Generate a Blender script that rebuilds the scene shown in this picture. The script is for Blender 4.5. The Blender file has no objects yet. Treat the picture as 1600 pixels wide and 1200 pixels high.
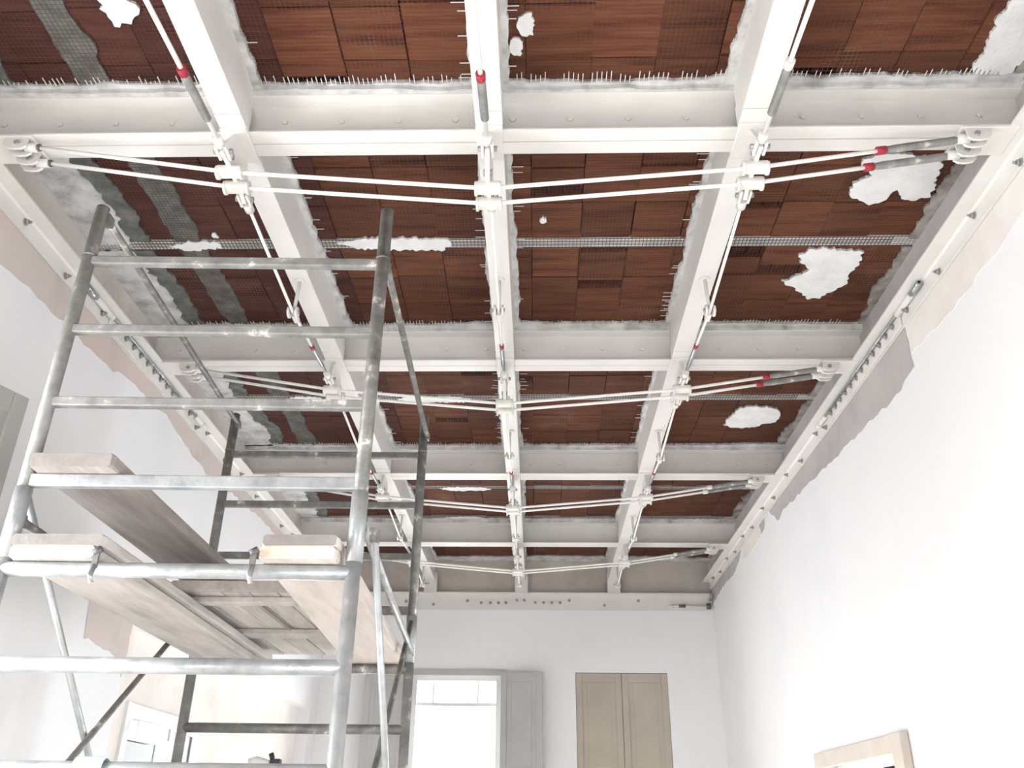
import bpy, math, random
from mathutils import Vector, Matrix

# ------------------------------------------------------------------ camera, world, light, exposure
EYE = 1.6                                   # eye height; all z below are measured from the eye
S = bpy.context.scene
C = S.collection
cam = bpy.data.cameras.new('camera'); cam_o = bpy.data.objects.new('camera', cam); C.objects.link(cam_o)
cam.sensor_width = 36.0; cam.sensor_fit = 'HORIZONTAL'; cam.lens = 1353.78 * 36.0 / 1600.0
cam.clip_start = 0.05; cam.clip_end = 200
PITCH, YAW, ROLL = 0.4712, -0.0321, 0.0131
Fv = Vector((math.sin(YAW) * math.cos(PITCH), math.cos(YAW) * math.cos(PITCH), math.sin(PITCH)))
Rv = Vector((math.cos(YAW), -math.sin(YAW), 0)); Uv = Rv.cross(Fv)
R2 = Rv * math.cos(ROLL) + Uv * math.sin(ROLL); U2 = -Rv * math.sin(ROLL) + Uv * math.cos(ROLL)
M = Matrix((R2, U2, -Fv)).transposed().to_4x4(); M.translation = (0, 0, EYE)
cam_o.matrix_world = M
S.camera = cam_o

world = bpy.data.worlds.new('world'); S.world = world; world.use_nodes = True
wn = world.node_tree.nodes; wn.clear()
wo = wn.new('ShaderNodeOutputWorld'); wb = wn.new('ShaderNodeBackground')
wb.inputs[0].default_value = (0.97, 0.985, 1.0, 1); wb.inputs[1].default_value = 4.2
world.node_tree.links.new(wb.outputs[0], wo.inputs[0])

def portal(loc, rot, sx, sy):               # guides sky light through a wall opening; gives off no light itself
    l = bpy.data.lights.new('opening_portal', 'AREA'); l.shape = 'RECTANGLE'; l.size = sx; l.size_y = sy
    l.cycles.is_portal = True
    o = bpy.data.objects.new('opening_portal', l); C.objects.link(o)
    o.location = (loc[0], loc[1], loc[2] + EYE); o.rotation_euler = rot
WL, WR, WF, WB = -2.285, 1.90, 9.50, -2.2   # wall faces: left, right, far, rear
FLOOR = -EYE
portal((-0.845, WF + 0.30, -0.1), (-math.pi / 2, 0, 0), 0.95, 3.0)
portal((WL - 0.30, 1.75, 0.05), (0, -math.pi / 2, 0), 2.9, 1.3)
portal((WL - 0.34, 5.95, -0.25), (0, -math.pi / 2, 0), 1.7, 1.2)
portal((-0.3, WB - 0.30, -0.5), (math.pi / 2, 0, 0), 1.2, 2.0)  # unseen opening behind the camera, added to bring in more light
portal((WR + 0.30, 1.1, -0.2), (0, math.pi / 2, 0), 1.5, 1.4)  # unseen opening near the camera, added to light the left wall
portal((WR + 0.30, 5.66, -0.6), (0, math.pi / 2, 0), 2.0, 1.4)

S.view_settings.view_transform = 'Standard'; S.view_settings.look = 'None'
S.view_settings.gamma = 1.0; S.view_settings.use_curve_mapping = False
S.view_settings.exposure = 1.62

# ------------------------------------------------------------------ materials
MAT = {}
def nodes_of(name):
    m = bpy.data.materials.new(name); m.use_nodes = True
    nt = m.node_tree; nt.nodes.clear()
    out = nt.nodes.new('ShaderNodeOutputMaterial'); b = nt.nodes.new('ShaderNodeBsdfPrincipled')
    nt.links.new(b.outputs[0], out.inputs[0])
    MAT[name] = m
    return m, nt, b
def mixed(name, stops, scale=6.0, detail=5.0, rough=0.6, metal=0.0, bump=0.0, bscale=40.0, stretch=(1, 1, 1), per_object=0.0, spec=0.4, coord='Object'):
    """colour ramp over a noise, optional bump and per-object brightness change"""
    m, nt, b = nodes_of(name); N = nt.nodes; L = nt.links
    tc = N.new('ShaderNodeTexCoord'); mp = N.new('ShaderNodeMapping'); mp.inputs['Scale'].default_value = stretch
    L.new(tc.outputs[coord], mp.inputs['Vector'])
    src = mp.outputs['Vector']
    info = None
    if per_object:
        info = N.new('ShaderNodeObjectInfo')
        ml = N.new('ShaderNodeMath'); ml.operation = 'MULTIPLY'; ml.inputs[1].default_value = 37.0
        L.new(info.outputs['Random'], ml.inputs[0])
        add = N.new('ShaderNodeVectorMath'); add.operation = 'ADD'
        L.new(src, add.inputs[0]); L.new(ml.outputs[0], add.inputs[1]); src = add.outputs[0]
    no = N.new('ShaderNodeTexNoise'); no.inputs['Scale'].default_value = scale; no.inputs['Detail'].default_value = detail
    no.inputs['Roughness'].default_value = 0.6
    L.new(src, no.inputs['Vector'])
    cr = N.new('ShaderNodeValToRGB'); el = cr.color_ramp.elements
    while len(el) < len(stops): el.new(0.5)
    for e, (p, c) in zip(el, stops): e.position = p; e.color = (c[0], c[1], c[2], 1)
    L.new(no.outputs['Fac'], cr.inputs[0]); col = cr.outputs[0]
    if per_object:
        hs = N.new('ShaderNodeHueSaturation'); mr = N.new('ShaderNodeMapRange')
        mr.inputs['To Min'].default_value = 1 - per_object; mr.inputs['To Max'].default_value = 1 + per_object
        L.new(info.outputs['Random'], mr.inputs['Value']); L.new(mr.outputs[0], hs.inputs['Value'])
        L.new(col, hs.inputs['Color']); col = hs.outputs[0]
    L.new(col, b.inputs['Base Color'])
    b.inputs['Roughness'].default_value = rough; b.inputs['Metallic'].default_value = metal
    b.inputs['Specular IOR Level'].default_value = spec
    if bump:
        n2 = N.new('ShaderNodeTexNoise'); n2.inputs['Scale'].default_value = bscale; n2.inputs['Detail'].default_value = 4
        L.new(src, n2.inputs['Vector'])
        bp = N.new('ShaderNodeBump'); bp.inputs['Strength'].default_value = bump; bp.inputs['Distance'].default_value = 0.01
        L.new(n2.outputs['Fac'], bp.inputs['Height']); L.new(bp.outputs[0], b.inputs['Normal'])
    return m
mixed('paint', [(0.3, (0.69, 0.665, 0.63)), (0.55, (0.745, 0.725, 0.69)), (0.75, (0.77, 0.75, 0.715))], 3, rough=0.45)
mixed('paint_dusty', [(0.3, (0.62, 0.59, 0.54)), (0.5, (0.74, 0.71, 0.66)), (0.7, (0.78, 0.76, 0.71))], 4, rough=0.55)
mixed('rod', [(0.3, (0.82, 0.80, 0.76)), (0.7, (0.88, 0.86, 0.83))], 6, rough=0.4)
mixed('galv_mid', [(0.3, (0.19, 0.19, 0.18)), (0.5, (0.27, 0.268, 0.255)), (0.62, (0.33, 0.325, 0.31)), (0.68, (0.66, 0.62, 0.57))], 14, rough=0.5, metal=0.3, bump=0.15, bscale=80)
mixed('galv_lit', [(0.3, (0.31, 0.325, 0.33)), (0.5, (0.42, 0.435, 0.44)), (0.66, (0.49, 0.50, 0.50)), (0.76, (0.76, 0.75, 0.72))], 14, rough=0.36, metal=0.4, bump=0.15, bscale=80)  # lightened for the lower near tubes: left window light put into the colour
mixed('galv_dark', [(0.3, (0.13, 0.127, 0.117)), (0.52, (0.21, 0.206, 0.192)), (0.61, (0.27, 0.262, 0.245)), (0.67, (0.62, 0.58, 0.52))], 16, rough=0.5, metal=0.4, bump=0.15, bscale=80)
mixed('steel', [(0.3, (0.34, 0.36, 0.38)), (0.7, (0.48, 0.50, 0.52))], 30, rough=0.3, metal=0.8)
mixed('dark_steel', [(0.3, (0.09, 0.09, 0.095)), (0.7, (0.2, 0.2, 0.2))], 30, rough=0.45, metal=0.5)
mixed('bolt_grey', [(0.3, (0.30, 0.30, 0.29)), (0.7, (0.42, 0.41, 0.40))], 60, rough=0.5, metal=0.3)
mixed('red', [(0.3, (0.28, 0.015, 0.03)), (0.7, (0.42, 0.03, 0.05))], 20, rough=0.5)
mixed('wall', [(0.28, (0.785, 0.785, 0.795)), (0.5, (0.825, 0.825, 0.833)), (0.70, (0.85, 0.826, 0.82))], 1.1, rough=0.85, bump=0.06, bscale=60)
mixed('wall_far', [(0.28, (0.825, 0.823, 0.83)), (0.5, (0.86, 0.858, 0.866)), (0.72, (0.872, 0.868, 0.87))], 1.1, rough=0.85, bump=0.06, bscale=60)
mixed('old_plaster', [(0.3, (0.46, 0.41, 0.37)), (0.5, (0.55, 0.50, 0.455)), (0.7, (0.62, 0.57, 0.52))], 3, rough=0.9, bump=0.2, bscale=30)
mixed('pink_plaster', [(0.3, (0.55, 0.485, 0.44)), (0.48, (0.62, 0.56, 0.52)), (0.62, (0.66, 0.545, 0.50)), (0.75, (0.62, 0.585, 0.54))], 2.5, rough=0.9, bump=0.15, bscale=30)
mixed('grey_plaster', [(0.3, (0.40, 0.37, 0.36)), (0.55, (0.48, 0.45, 0.44)), (0.75, (0.53, 0.50, 0.48))], 3, rough=0.9, bump=0.15, bscale=30)
mixed('cream_plaster', [(0.3, (0.75, 0.69, 0.635)), (0.6, (0.82, 0.785, 0.745))], 3, rough=0.9, bump=0.1, bscale=30)
mixed('mortar', [(0.3, (0.36, 0.35, 0.34)), (0.45, (0.55, 0.545, 0.535)), (0.6, (0.68, 0.675, 0.665)), (0.8, (0.74, 0.73, 0.72))], 9, rough=0.95, bump=0.5, bscale=45)
mixed('white_filler', [(0.3, (0.70, 0.70, 0.70)), (0.6, (0.82, 0.82, 0.815))], 9, rough=0.95, bump=0.35, bscale=60)
mixed('grey_mortar', [(0.3, (0.075, 0.08, 0.075)), (0.5, (0.13, 0.135, 0.125)), (0.7, (0.20, 0.20, 0.19))], 12, rough=0.95, bump=0.5, bscale=50)
mixed('cement', [(0.3, (0.17, 0.15, 0.14)), (0.5, (0.31, 0.285, 0.265)), (0.7, (0.46, 0.435, 0.41))], 9, rough=0.95, bump=0.5, bscale=40)
mixed('joist', [(0.3, (0.66, 0.655, 0.64)), (0.6, (0.84, 0.835, 0.82))], 9, rough=0.8)
mixed('fibre', [(0.3, (0.06, 0.026, 0.017)), (0.58, (0.12, 0.058, 0.04)), (0.70, (0.24, 0.15, 0.12)), (0.78, (0.66, 0.60, 0.55))], 2.6, rough=0.6)  # palest stop paints bright glints on the mesh into its colour
mixed('fibre_white', [(0.3, (0.66, 0.65, 0.63)), (0.7, (0.78, 0.77, 0.75))], 5, rough=0.7)
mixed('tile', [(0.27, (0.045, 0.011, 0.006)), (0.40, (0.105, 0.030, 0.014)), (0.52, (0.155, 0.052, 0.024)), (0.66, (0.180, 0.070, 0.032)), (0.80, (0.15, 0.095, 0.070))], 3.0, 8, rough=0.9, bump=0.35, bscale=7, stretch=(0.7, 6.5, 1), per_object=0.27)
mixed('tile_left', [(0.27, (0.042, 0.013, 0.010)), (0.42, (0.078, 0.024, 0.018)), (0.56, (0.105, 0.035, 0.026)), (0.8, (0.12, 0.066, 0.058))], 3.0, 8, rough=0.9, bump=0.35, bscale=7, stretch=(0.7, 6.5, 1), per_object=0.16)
mixed('tile_core', [(0.3, (0.04, 0.012, 0.009)), (0.7, (0.08, 0.025, 0.018))], 9, rough=0.95)  # darker than the tile face: shade of the recess put into the colour
mixed('wood', [(0.25, (0.21, 0.18, 0.165)), (0.45, (0.30, 0.262, 0.242)), (0.6, (0.35, 0.312, 0.292)), (0.8, (0.43, 0.40, 0.38))], 3.2, 8, rough=0.85, bump=0.25, bscale=12, stretch=(5, 0.7, 5), per_object=0.12)
mixed('wood_pale', [(0.25, (0.46, 0.40, 0.355)), (0.5, (0.58, 0.515, 0.465)), (0.8, (0.66, 0.60, 0.55))], 3.2, 8, rough=0.85, bump=0.2, bscale=12, stretch=(5, 0.7, 5), per_object=0.06)
mixed('wood_end_grey', [(0.25, (0.20, 0.178, 0.168)), (0.6, (0.28, 0.256, 0.243))], 14, rough=0.85, bump=0.2, bscale=60)
mixed('wood_end', [(0.25, (0.62, 0.49, 0.37)), (0.6, (0.74, 0.64, 0.53))], 14, rough=0.8, bump=0.2, bscale=60)
mixed('wood_grey', [(0.25, (0.31, 0.285, 0.262)), (0.5, (0.46, 0.425, 0.395)), (0.8, (0.58, 0.545, 0.51))], 3.4, 8, rough=0.9, bump=0.25, bscale=12, stretch=(5, 0.7, 5), per_object=0.1)
mixed('shutter_beige', [(0.3, (0.44, 0.395, 0.325)), (0.7, (0.50, 0.45, 0.375))], 3, rough=0.6)
mixed('shutter_olive', [(0.3, (0.33, 0.325, 0.30)), (0.7, (0.39, 0.385, 0.36))], 3, rough=0.6)
mixed('shutter_grey', [(0.3, (0.43, 0.425, 0.42)), (0.7, (0.50, 0.495, 0.49))], 3, rough=0.5)
mixed('frame_white', [(0.3, (0.78, 0.78, 0.77)), (0.7, (0.84, 0.84, 0.83))], 3, rough=0.4)
mixed('casing_beige', [(0.3, (0.60, 0.53, 0.45)), (0.7, (0.68, 0.62, 0.53))], 5, rough=0.6)
mixed('panel_white', [(0.3, (0.84, 0.83, 0.80)), (0.7, (0.88, 0.87, 0.84))], 2, rough=0.5)
mixed('floor', [(0.3, (0.72, 0.67, 0.61)), (0.55, (0.79, 0.75, 0.695)), (0.8, (0.82, 0.785, 0.74))], 1.5, rough=0.7, bump=0.1, bscale=20)
mixed('green_plastic', [(0.3, (0.50, 0.66, 0.58)), (0.7, (0.58, 0.74, 0.66))], 4, rough=0.4)
mixed('black_plastic', [(0.3, (0.012, 0.012, 0.013)), (0.7, (0.03, 0.03, 0.032))], 20, rough=0.5)
def glass():
    m = bpy.data.materials.new('glass'); m.use_nodes = True; nt = m.node_tree; nt.nodes.clear(); MAT['glass'] = m
    out = nt.nodes.new('ShaderNodeOutputMaterial'); mx = nt.nodes.new('ShaderNodeMixShader'); tr = nt.nodes.new('ShaderNodeBsdfTransparent'); gl = nt.nodes.new('ShaderNodeBsdfGlossy')
    fr = nt.nodes.new('ShaderNodeFresnel'); fr.inputs[0].default_value = 1.3
    tr.inputs[0].default_value = (0.97, 0.985, 1, 1); gl.inputs['Roughness'].default_value = 0.03
    nt.links.new(fr.outputs[0], mx.inputs[0]); nt.links.new(tr.outputs[0], mx.inputs[1]); nt.links.new(gl.outputs[0], mx.inputs[2]); nt.links.new(mx.outputs[0], out.inputs[0])
glass()

# ------------------------------------------------------------------ mesh helpers
class MB:
    def __init__(self): self.v = []; self.f = []; self.sm = []; self.mi = []; self.m = 0
    def face(self, idx, smooth=False): self.f.append(idx); self.sm.append(smooth); self.mi.append(self.m)
    def box(self, x0, x1, y0, y1, z0, z1):
        return self.hexa([(x0, y0, z0), (x1, y0, z0), (x1, y1, z0), (x0, y1, z0), (x0, y0, z1), (x1, y0, z1), (x1, y1, z1), (x0, y1, z1)])
    def hexa(self, p):
        b = len(self.v); self.v += [tuple(q) for q in p]
        for q in ((3, 2, 1, 0), (4, 5, 6, 7), (0, 1, 5, 4), (1, 2, 6, 5), (2, 3, 7, 6), (3, 0, 4, 7)): self.face([b + i for i in q])
        return self
    def beam(self, p0, p1, w, h, up=(0, 0, 1)):        # rectangular bar from p0 to p1
        p0 = Vector(p0); p1 = Vector(p1); d = (p1 - p0).normalized(); s = d.cross(Vector(up)).normalized(); u = s.cross(d)
        s *= w / 2; u *= h / 2
        return self.hexa([p0 - s - u, p0 + s - u, p1 + s - u, p1 - s - u, p0 - s + u, p0 + s + u, p1 + s + u, p1 - s + u])
    def tube(self, pts, r, n=10, caps=True):
        pts = [Vector(q) for q in pts]; rr = r if isinstance(r, (list, tuple)) else [r] * len(pts)
        rings = []; ref = None
        for i, q in enumerate(pts):
            d = (pts[min(i + 1, len(pts) - 1)] - pts[max(i - 1, 0)]).normalized()
            if ref is None: ref = Vector((0, 0, 1)) if abs(d.z) < 0.9 else Vector((1, 0, 0))
            s = d.cross(ref).normalized(); u = s.cross(d)
            b = len(self.v)
            for k in range(n):
                a = 2 * math.pi * k / n
                self.v.append(tuple(q + (s * math.cos(a) + u * math.sin(a)) * rr[i]))
            rings.append(b)
        for a, b in zip(rings, rings[1:]):
            for k in range(n): self.face([a + k, a + (k + 1) % n, b + (k + 1) % n, b + k], True)
        if caps:
            self.face([rings[0] + k for k in reversed(range(n))]); self.face([rings[-1] + k for k in range(n)])
        return self
    def prism(self, poly, axis, a, b):                 # polygon in the two other axes, extruded along axis
        n = len(poly); o = len(self.v)
        for t in (a, b):
            for (p, q) in poly:
                self.v.append({'x': (t, p, q), 'y': (p, t, q), 'z': (p, q, t)}[axis])
        self.face([o + k for k in range(n)]); self.face([o + n + k for k in reversed(range(n))])
        for k in range(n): self.face([o + k, o + n + k, o + n + (k + 1) % n, o + (k + 1) % n])
        return self
    def mesh(self, name, mats, off):
        me = bpy.data.meshes.new(name)
        me.from_pydata([(x - off[0], y - off[1], z + EYE - off[2]) for x, y, z in self.v], [], self.f)
        for m in (mats if isinstance(mats, (list, tuple)) else [mats]): me.materials.append(MAT[m])
        me.polygons.foreach_set('use_smooth', self.sm); me.polygons.foreach_set('material_index', self.mi)
        import bmesh
        bm = bmesh.new(); bm.from_mesh(me); bmesh.ops.recalc_face_normals(bm, faces=bm.faces); bm.to_mesh(me); bm.free()
        me.update()
        return me
    def build(self, name, mats, parent=None, origin=None):
        if parent is not None: off = WLOC[parent.name]
        elif origin is not None: off = (origin[0], origin[1], origin[2] + EYE)
        else:
            xs = [q[0] for q in self.v]; ys = [q[1] for q in self.v]; zs = [q[2] for q in self.v]
            off = ((min(xs) + max(xs)) / 2, (min(ys) + max(ys)) / 2, min(zs) + EYE)
        o = bpy.data.objects.new(name, self.mesh(name, mats, off)); C.objects.link(o)
        if parent is not None: o.parent = parent
        else: o.location = off
        WLOC[o.name] = off
        return o
WLOC = {}
def empty(name, loc, parent=None):
    o = bpy.data.objects.new(name, None); C.objects.link(o); o.empty_display_size = 0.1
    o.location = (loc[0], loc[1], loc[2] + EYE); WLOC[o.name] = tuple(o.location)
    return o
def tag(o, label=None, cat=None, group=None, kind=None):
    if label: o['label'] = label
    if cat: o['category'] = cat
    if group: o['group'] = group
    if kind: o['kind'] = kind
    return o
def part_at(name, mesh, parent, loc, rot=None):        # shared mesh placed at an eye-based point
    o = bpy.data.objects.new(name, mesh); C.objects.link(o); o.parent = parent
    w = WLOC[parent.name]; o.location = (loc[0] - w[0], loc[1] - w[1], loc[2] + EYE - w[2])
    if rot: o.rotation_euler = rot
    return o
def bevel(o, w, seg=2):
    m = o.modifiers.new('bevel', 'BEVEL'); m.width = w; m.segments = seg; m.limit_method = 'ANGLE'; m.angle_limit = math.radians(40)
    return o
rnd = random.Random(7)
def jag(n, amp, seed, rough=0.55):
    """ragged 1-D line of n values"""
    r = random.Random(seed); out = [0.0] * n
    for step, a in ((n / 3.0, 1.0), (n / 8.0, 0.7), (n / 20.0, 0.5), (2.0, 0.4), (1.0, 0.3)):
        step = max(1.0, step); k = int(n / step) + 3; vals = [r.uniform(-1, 1) for _ in range(k)]
        for i in range(n):
            t = i / step; j = int(t); fr = t - j; fr = fr * fr * (3 - 2 * fr)
            out[i] += a * (vals[j] * (1 - fr) + vals[j + 1] * fr)
    return [amp * q / 1.8 for q in out]
def ragged_outline(pts, step, amp, seed):
    """polygon outline refined into short ragged steps"""
    r = random.Random(seed); out = []
    for a, b in zip(pts, pts[1:] + pts[:1]):
        L = math.hypot(b[0] - a[0], b[1] - a[1]); n = max(1, int(L / step))
        for i in range(n):
            t = i / n; s = r.uniform(-1, 1) * amp
            nx, ny = (b[1] - a[1]) / max(L, 1e-6), -(b[0] - a[0]) / max(L, 1e-6)
            out.append((a[0] + (b[0] - a[0]) * t + nx * s, a[1] + (b[1] - a[1]) * t + ny * s))
    return out

# ------------------------------------------------------------------ the setting: floor, walls, ceiling slab
HC = 2.64        # underside of the tiles
ZB = 2.40        # underside of the steel grid
def slab_with_holes(fixed, a0, a1, u0, u1, z0, z1, holes):
    """wall as boxes around holes; fixed='x' -> thickness a0..a1 in x, length u in y"""
    mb = MB()
    def put(ua, ub, za, zb):
        if ub - ua < 1e-4 or zb - za < 1e-4: return
        if fixed == 'x': mb.box(a0, a1, ua, ub, za, zb)
        else: mb.box(ua, ub, a0, a1, za, zb)
    cur = u0
    for (h0, h1, hz0, hz1) in sorted(holes):
        put(cur, h0, z0, z1); put(h0, h1, z0, hz0); put(h0, h1, hz1, z1); cur = h1
    put(cur, u1, z0, z1)
    return mb
TOP = 2.78
o = MB().box(WL - 0.7, WR + 0.5, WB - 0.5, WF + 0.5, FLOOR - 0.15, FLOOR).build('floor', 'floor'); tag(o, kind='structure')
NICHE = (4.92, 9.2, FLOOR, 1.02)
wl = slab_with_holes('x', WL - 0.12, WL, WB, WF, FLOOR, TOP, [(1.1, 2.42, FLOOR + 0.02, 1.5), NICHE]).build('wall_left', 'wall'); tag(wl, kind='structure')
o = slab_with_holes('x', WL - 0.32, WL - 0.12, WB, WF, FLOOR, TOP, [(1.1, 2.42, FLOOR + 0.02, 1.5), (5.32, 6.60, FLOOR + 0.02, 0.60)]).build('wall_left_outer_leaf', 'cream_plaster', wl)
wr = slab_with_holes('x', WR, WR + 0.3, WB, WF, FLOOR, TOP, [(0.5, 1.7, FLOOR + 0.7, 0.5), (4.97, 6.36, FLOOR + 0.02, 0.40)]).build('wall_right', 'wall'); tag(wr, kind='structure')  # the nearer hole is an added opening for light, out of view
wf = slab_with_holes('y', WF, WF + 0.3, WL - 0.32, WR + 0.3, FLOOR, TOP, [(-1.31, -0.38, FLOOR + 0.02, 1.40), (0.40, 1.36, FLOOR + 0.02, 1.44)]).build('wall_front', 'wall_far'); tag(wf, kind='structure')
wb_ = slab_with_holes('y', WB - 0.3, WB, WL - 0.32, WR + 0.3, FLOOR, TOP, [(-0.85, 0.25, FLOOR + 0.1, 0.5)]).build('wall_rear', 'wall'); tag(wb_, kind='structure')  # hole added to let light in from behind the camera
ceil = MB().box(WL - 0.32, WR + 0.3, WB - 0.3, WF + 0.3, 2.72, 2.95).build('ceiling', 'cement'); tag(ceil, kind='structure')

# bare plaster on the walls, thin ragged sheets
def wall_sheet(name, pts, x0, x1, mat, parent, seed, step=0.06, amp=0.012):
    return MB().prism(ragged_outline(pts, step, amp, seed), 'x', x0, x1).build(name, mat, parent)
def wall_sheet_y(name, pts, y0, y1, mat, parent, seed, step=0.06, amp=0.01):
    return MB().prism(ragged_outline(pts, step, amp, seed), 'y', y0, y1).build(name, mat, parent)
lowL = [(1.2, 2.10), (2.3, 2.12), (2.995, 2.112), (3.14, 2.128), (3.3, 2.132), (3.54, 2.139), (3.88, 2.148), (3.99, 2.151), (4.07, 2.15), (4.13, 2.183), (4.33, 2.209), (4.85, 2.228), (5.2, 2.17), (5.54, 2.143), (6.1, 2.19), (6.7, 2.228), (7.48, 2.241), (8.6, 2.245), (9.49, 2.23)]
wall_sheet('bare_plaster', lowL + [(9.49, 2.32), (1.2, 2.32)], WL, WL + 0.004, 'pink_plaster', wl, 3)
wall_sheet('bare_plaster', [(4.38, 1.05), (4.40, 0.93), (4.415, 0.82), (4.557, 0.815), (4.746, 0.795), (4.868, 0.76), (4.915, 0.70), (4.915, 1.05)], WL, WL + 0.004, 'pink_plaster', wl, 5, 0.04, 0.008)
lowR = [(1.0, 2.17), (2.755, 2.157), (2.98, 2.135), (3.35, 2.122), (3.89, 2.151)]
wall_sheet('bare_plaster', lowR + [(3.90, 2.33), (1.0, 2.33)], WR - 0.004, WR, 'cream_plaster', wr, 8)
lowR2 = [(3.895, 2.081), (4.167, 2.044), (4.5, 2.07), (4.877, 2.092), (5.382, 2.125), (5.986, 2.165), (6.45, 2.19), (6.643, 2.163), (6.70, 2.23), (6.80, 2.267), (6.86, 2.33)]
wall_sheet('bare_plaster', lowR2 + [(3.895, 2.33)], WR - 0.004, WR, 'grey_plaster', wr, 9)
wall_sheet('bare_plaster', [(6.82, 2.33), (7.0, 2.25), (7.4, 2.19), (7.9, 2.20), (7.95, 2.33)], WR - 0.003, WR, 'cream_plaster', wr, 10)
wall_sheet('bare_plaster', [(7.0, 2.34), (7.05, 2.23), (7.15, 2.22), (7.2, 2.34)], WR - 0.006, WR - 0.003, 'grey_plaster', wr, 11, 0.04)
wall_sheet('bare_plaster', [(7.9, 2.33), (8.1, 2.23), (8.3, 2.19), (8.9, 2.20), (9.49, 2.15), (9.49, 2.45), (8.6, 2.40)], WR - 0.004, WR, 'grey_plaster', wr, 12)
wall_sheet('bare_plaster', [(1.0, 2.38), (9.49, 2.38), (9.49, 2.645), (1.0, 2.645)], WR - 0.003, WR, 'grey_plaster', wr, 13)
wall_sheet('bare_plaster', [(1.0, 2.38), (9.49, 2.38), (9.49, 2.645), (1.0, 2.645)], WL, WL + 0.003, 'old_plaster', wl, 14)
wall_sheet_y('bare_plaster', [(WL, 2.24), (WR, 2.24), (WR, 2.645), (WL, 2.645)], WF - 0.004, WF, 'old_plaster', wf, 15)

# ------------------------------------------------------------------ ceiling: hollow tiles, joists, mesh, mortar
JY = [0.96, 1.84, 2.716, 3.592, 4.466, 5.375, 6.247, 7.165, 7.994, 8.845, 9.49]
COLS = [-2.28, -2.02, -1.77, -1.515, -1.265, -1.01, -0.745, -0.495, -0.245, -0.03, 0.215, 0.465, 0.71, 0.945, 1.165, 1.40, 1.64, 1.895]
def tile_mesh(name, w, l, hole, mat):
    mb = MB(); g = 0.0028; t = 0.06
    x0, x1, y0, y1 = -w / 2 + g, w / 2 - g, -l / 2 + g, l / 2 - g
    if not hole: mb.box(x0, x1, y0, y1, 0, t)
    else:
        ha, hb = hole
        if ha > y0 + 0.01: mb.box(x0, x1, y0, ha, 0, t)
        else: ha = y0
        if hb < y1 - 0.01: mb.box(x0, x1, hb, y1, 0, t)
        else: hb = y1
        mb.m = 1; mb.box(x0, x1, ha, hb, 0.036, t)
        n = 4
        for k in range(n):                               # broken ribs of the hollow tile
            xx = x0 + (x1 - x0) * k / (n - 1); xx = min(max(xx, x0 + 0.004), x1 - 0.004)
            mb.box(xx - 0.004, xx + 0.004, ha, hb, 0.010, 0.036)
    return mb.mesh(name, [mat, 'tile_core'], (0, 0, EYE))
HOLES = []   # (x, y from, y to) of tiles whose lower shell is broken away
for h in ((-0.88, 2.49, 2.70), (1.06, 2.47, 2.70), (0.34, 3.60, 3.685), (0.34, 3.94, 4.02), (1.06, 3.245, 3.335), (0.09, 3.16, 3.24), (1.28, 2.0, 2.20), (1.06, 3.62, 3.74), (-0.36, 4.9, 5.10), (-0.62, 5.72, 5.80), (1.28, 3.80, 3.92), (-0.13, 5.05, 5.15)) : HOLES.append(h)
tcache = {}
for r, (ya, yb) in enumerate(zip(JY, JY[1:])):
    if yb < 1.5: continue
    near = 2.0 < yb < 6.3                                   # beyond this the short joints cannot be told apart
    jit = [rnd.uniform(-0.008, 0.008) for _ in COLS]; jit[0] = jit[-1] = 0
    Y0, Y1 = ya + 0.034, yb - 0.034
    for c in range(len(COLS) - 1):
        x0, x1 = COLS[c] + jit[c], COLS[c + 1] + jit[c + 1]
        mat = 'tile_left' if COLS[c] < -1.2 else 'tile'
        L = Y1 - Y0; cuts = [Y0, Y0 + L * 0.345 + rnd.uniform(-0.012, 0.012), Y0 + L * 0.665 + rnd.uniform(-0.012, 0.012), Y1] if near else [Y0, Y1]
        for y0, y1 in zip(cuts, cuts[1:]):
            cy = (y0 + y1) / 2; h = None
            for (hx, ha, hb) in HOLES:
                if x0 <= hx < x1 and y0 <= (ha + hb) / 2 < y1: h = (max(ha, y0) - cy, min(hb, y1) - cy)
            key = (round(x1 - x0, 2), round(y1 - y0, 2), mat, h)
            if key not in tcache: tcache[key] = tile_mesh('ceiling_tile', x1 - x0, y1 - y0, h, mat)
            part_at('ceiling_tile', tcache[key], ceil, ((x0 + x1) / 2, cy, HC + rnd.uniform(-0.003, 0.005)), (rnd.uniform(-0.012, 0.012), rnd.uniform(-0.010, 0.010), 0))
for y in JY[1:-1]:
    MB().box(WL, WR, y - 0.034, y + 0.034, HC - 0.006, HC + 0.006).box(WL, WR, y - 0.004, y + 0.004, HC, HC + 0.08).build('joist', 'joist', ceil)
mixed_done = mixed('mesh_dark', [(0.3, (0.05, 0.045, 0.04)), (0.7, (0.16, 0.14, 0.12))], 4, rough=0.8)
for y in JY[2:-1]:                                   # darker mesh bunched over each joist
    mb = MB(); x = WL + 0.25
    while x < WR - 0.12:
        mb.box(x - 0.0011, x + 0.0011, y - 0.036, y + 0.036, HC - 0.0095, HC - 0.007); x += 0.0185
    for q in (-0.034, -0.011, 0.011, 0.034): mb.box(WL + 0.2, WR - 0.12, y + q - 0.0009, y + q + 0.0009, HC - 0.0095, HC - 0.007)
    tag(mb.build('joist_mesh', 'mesh_dark', ceil), kind='stuff')
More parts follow.
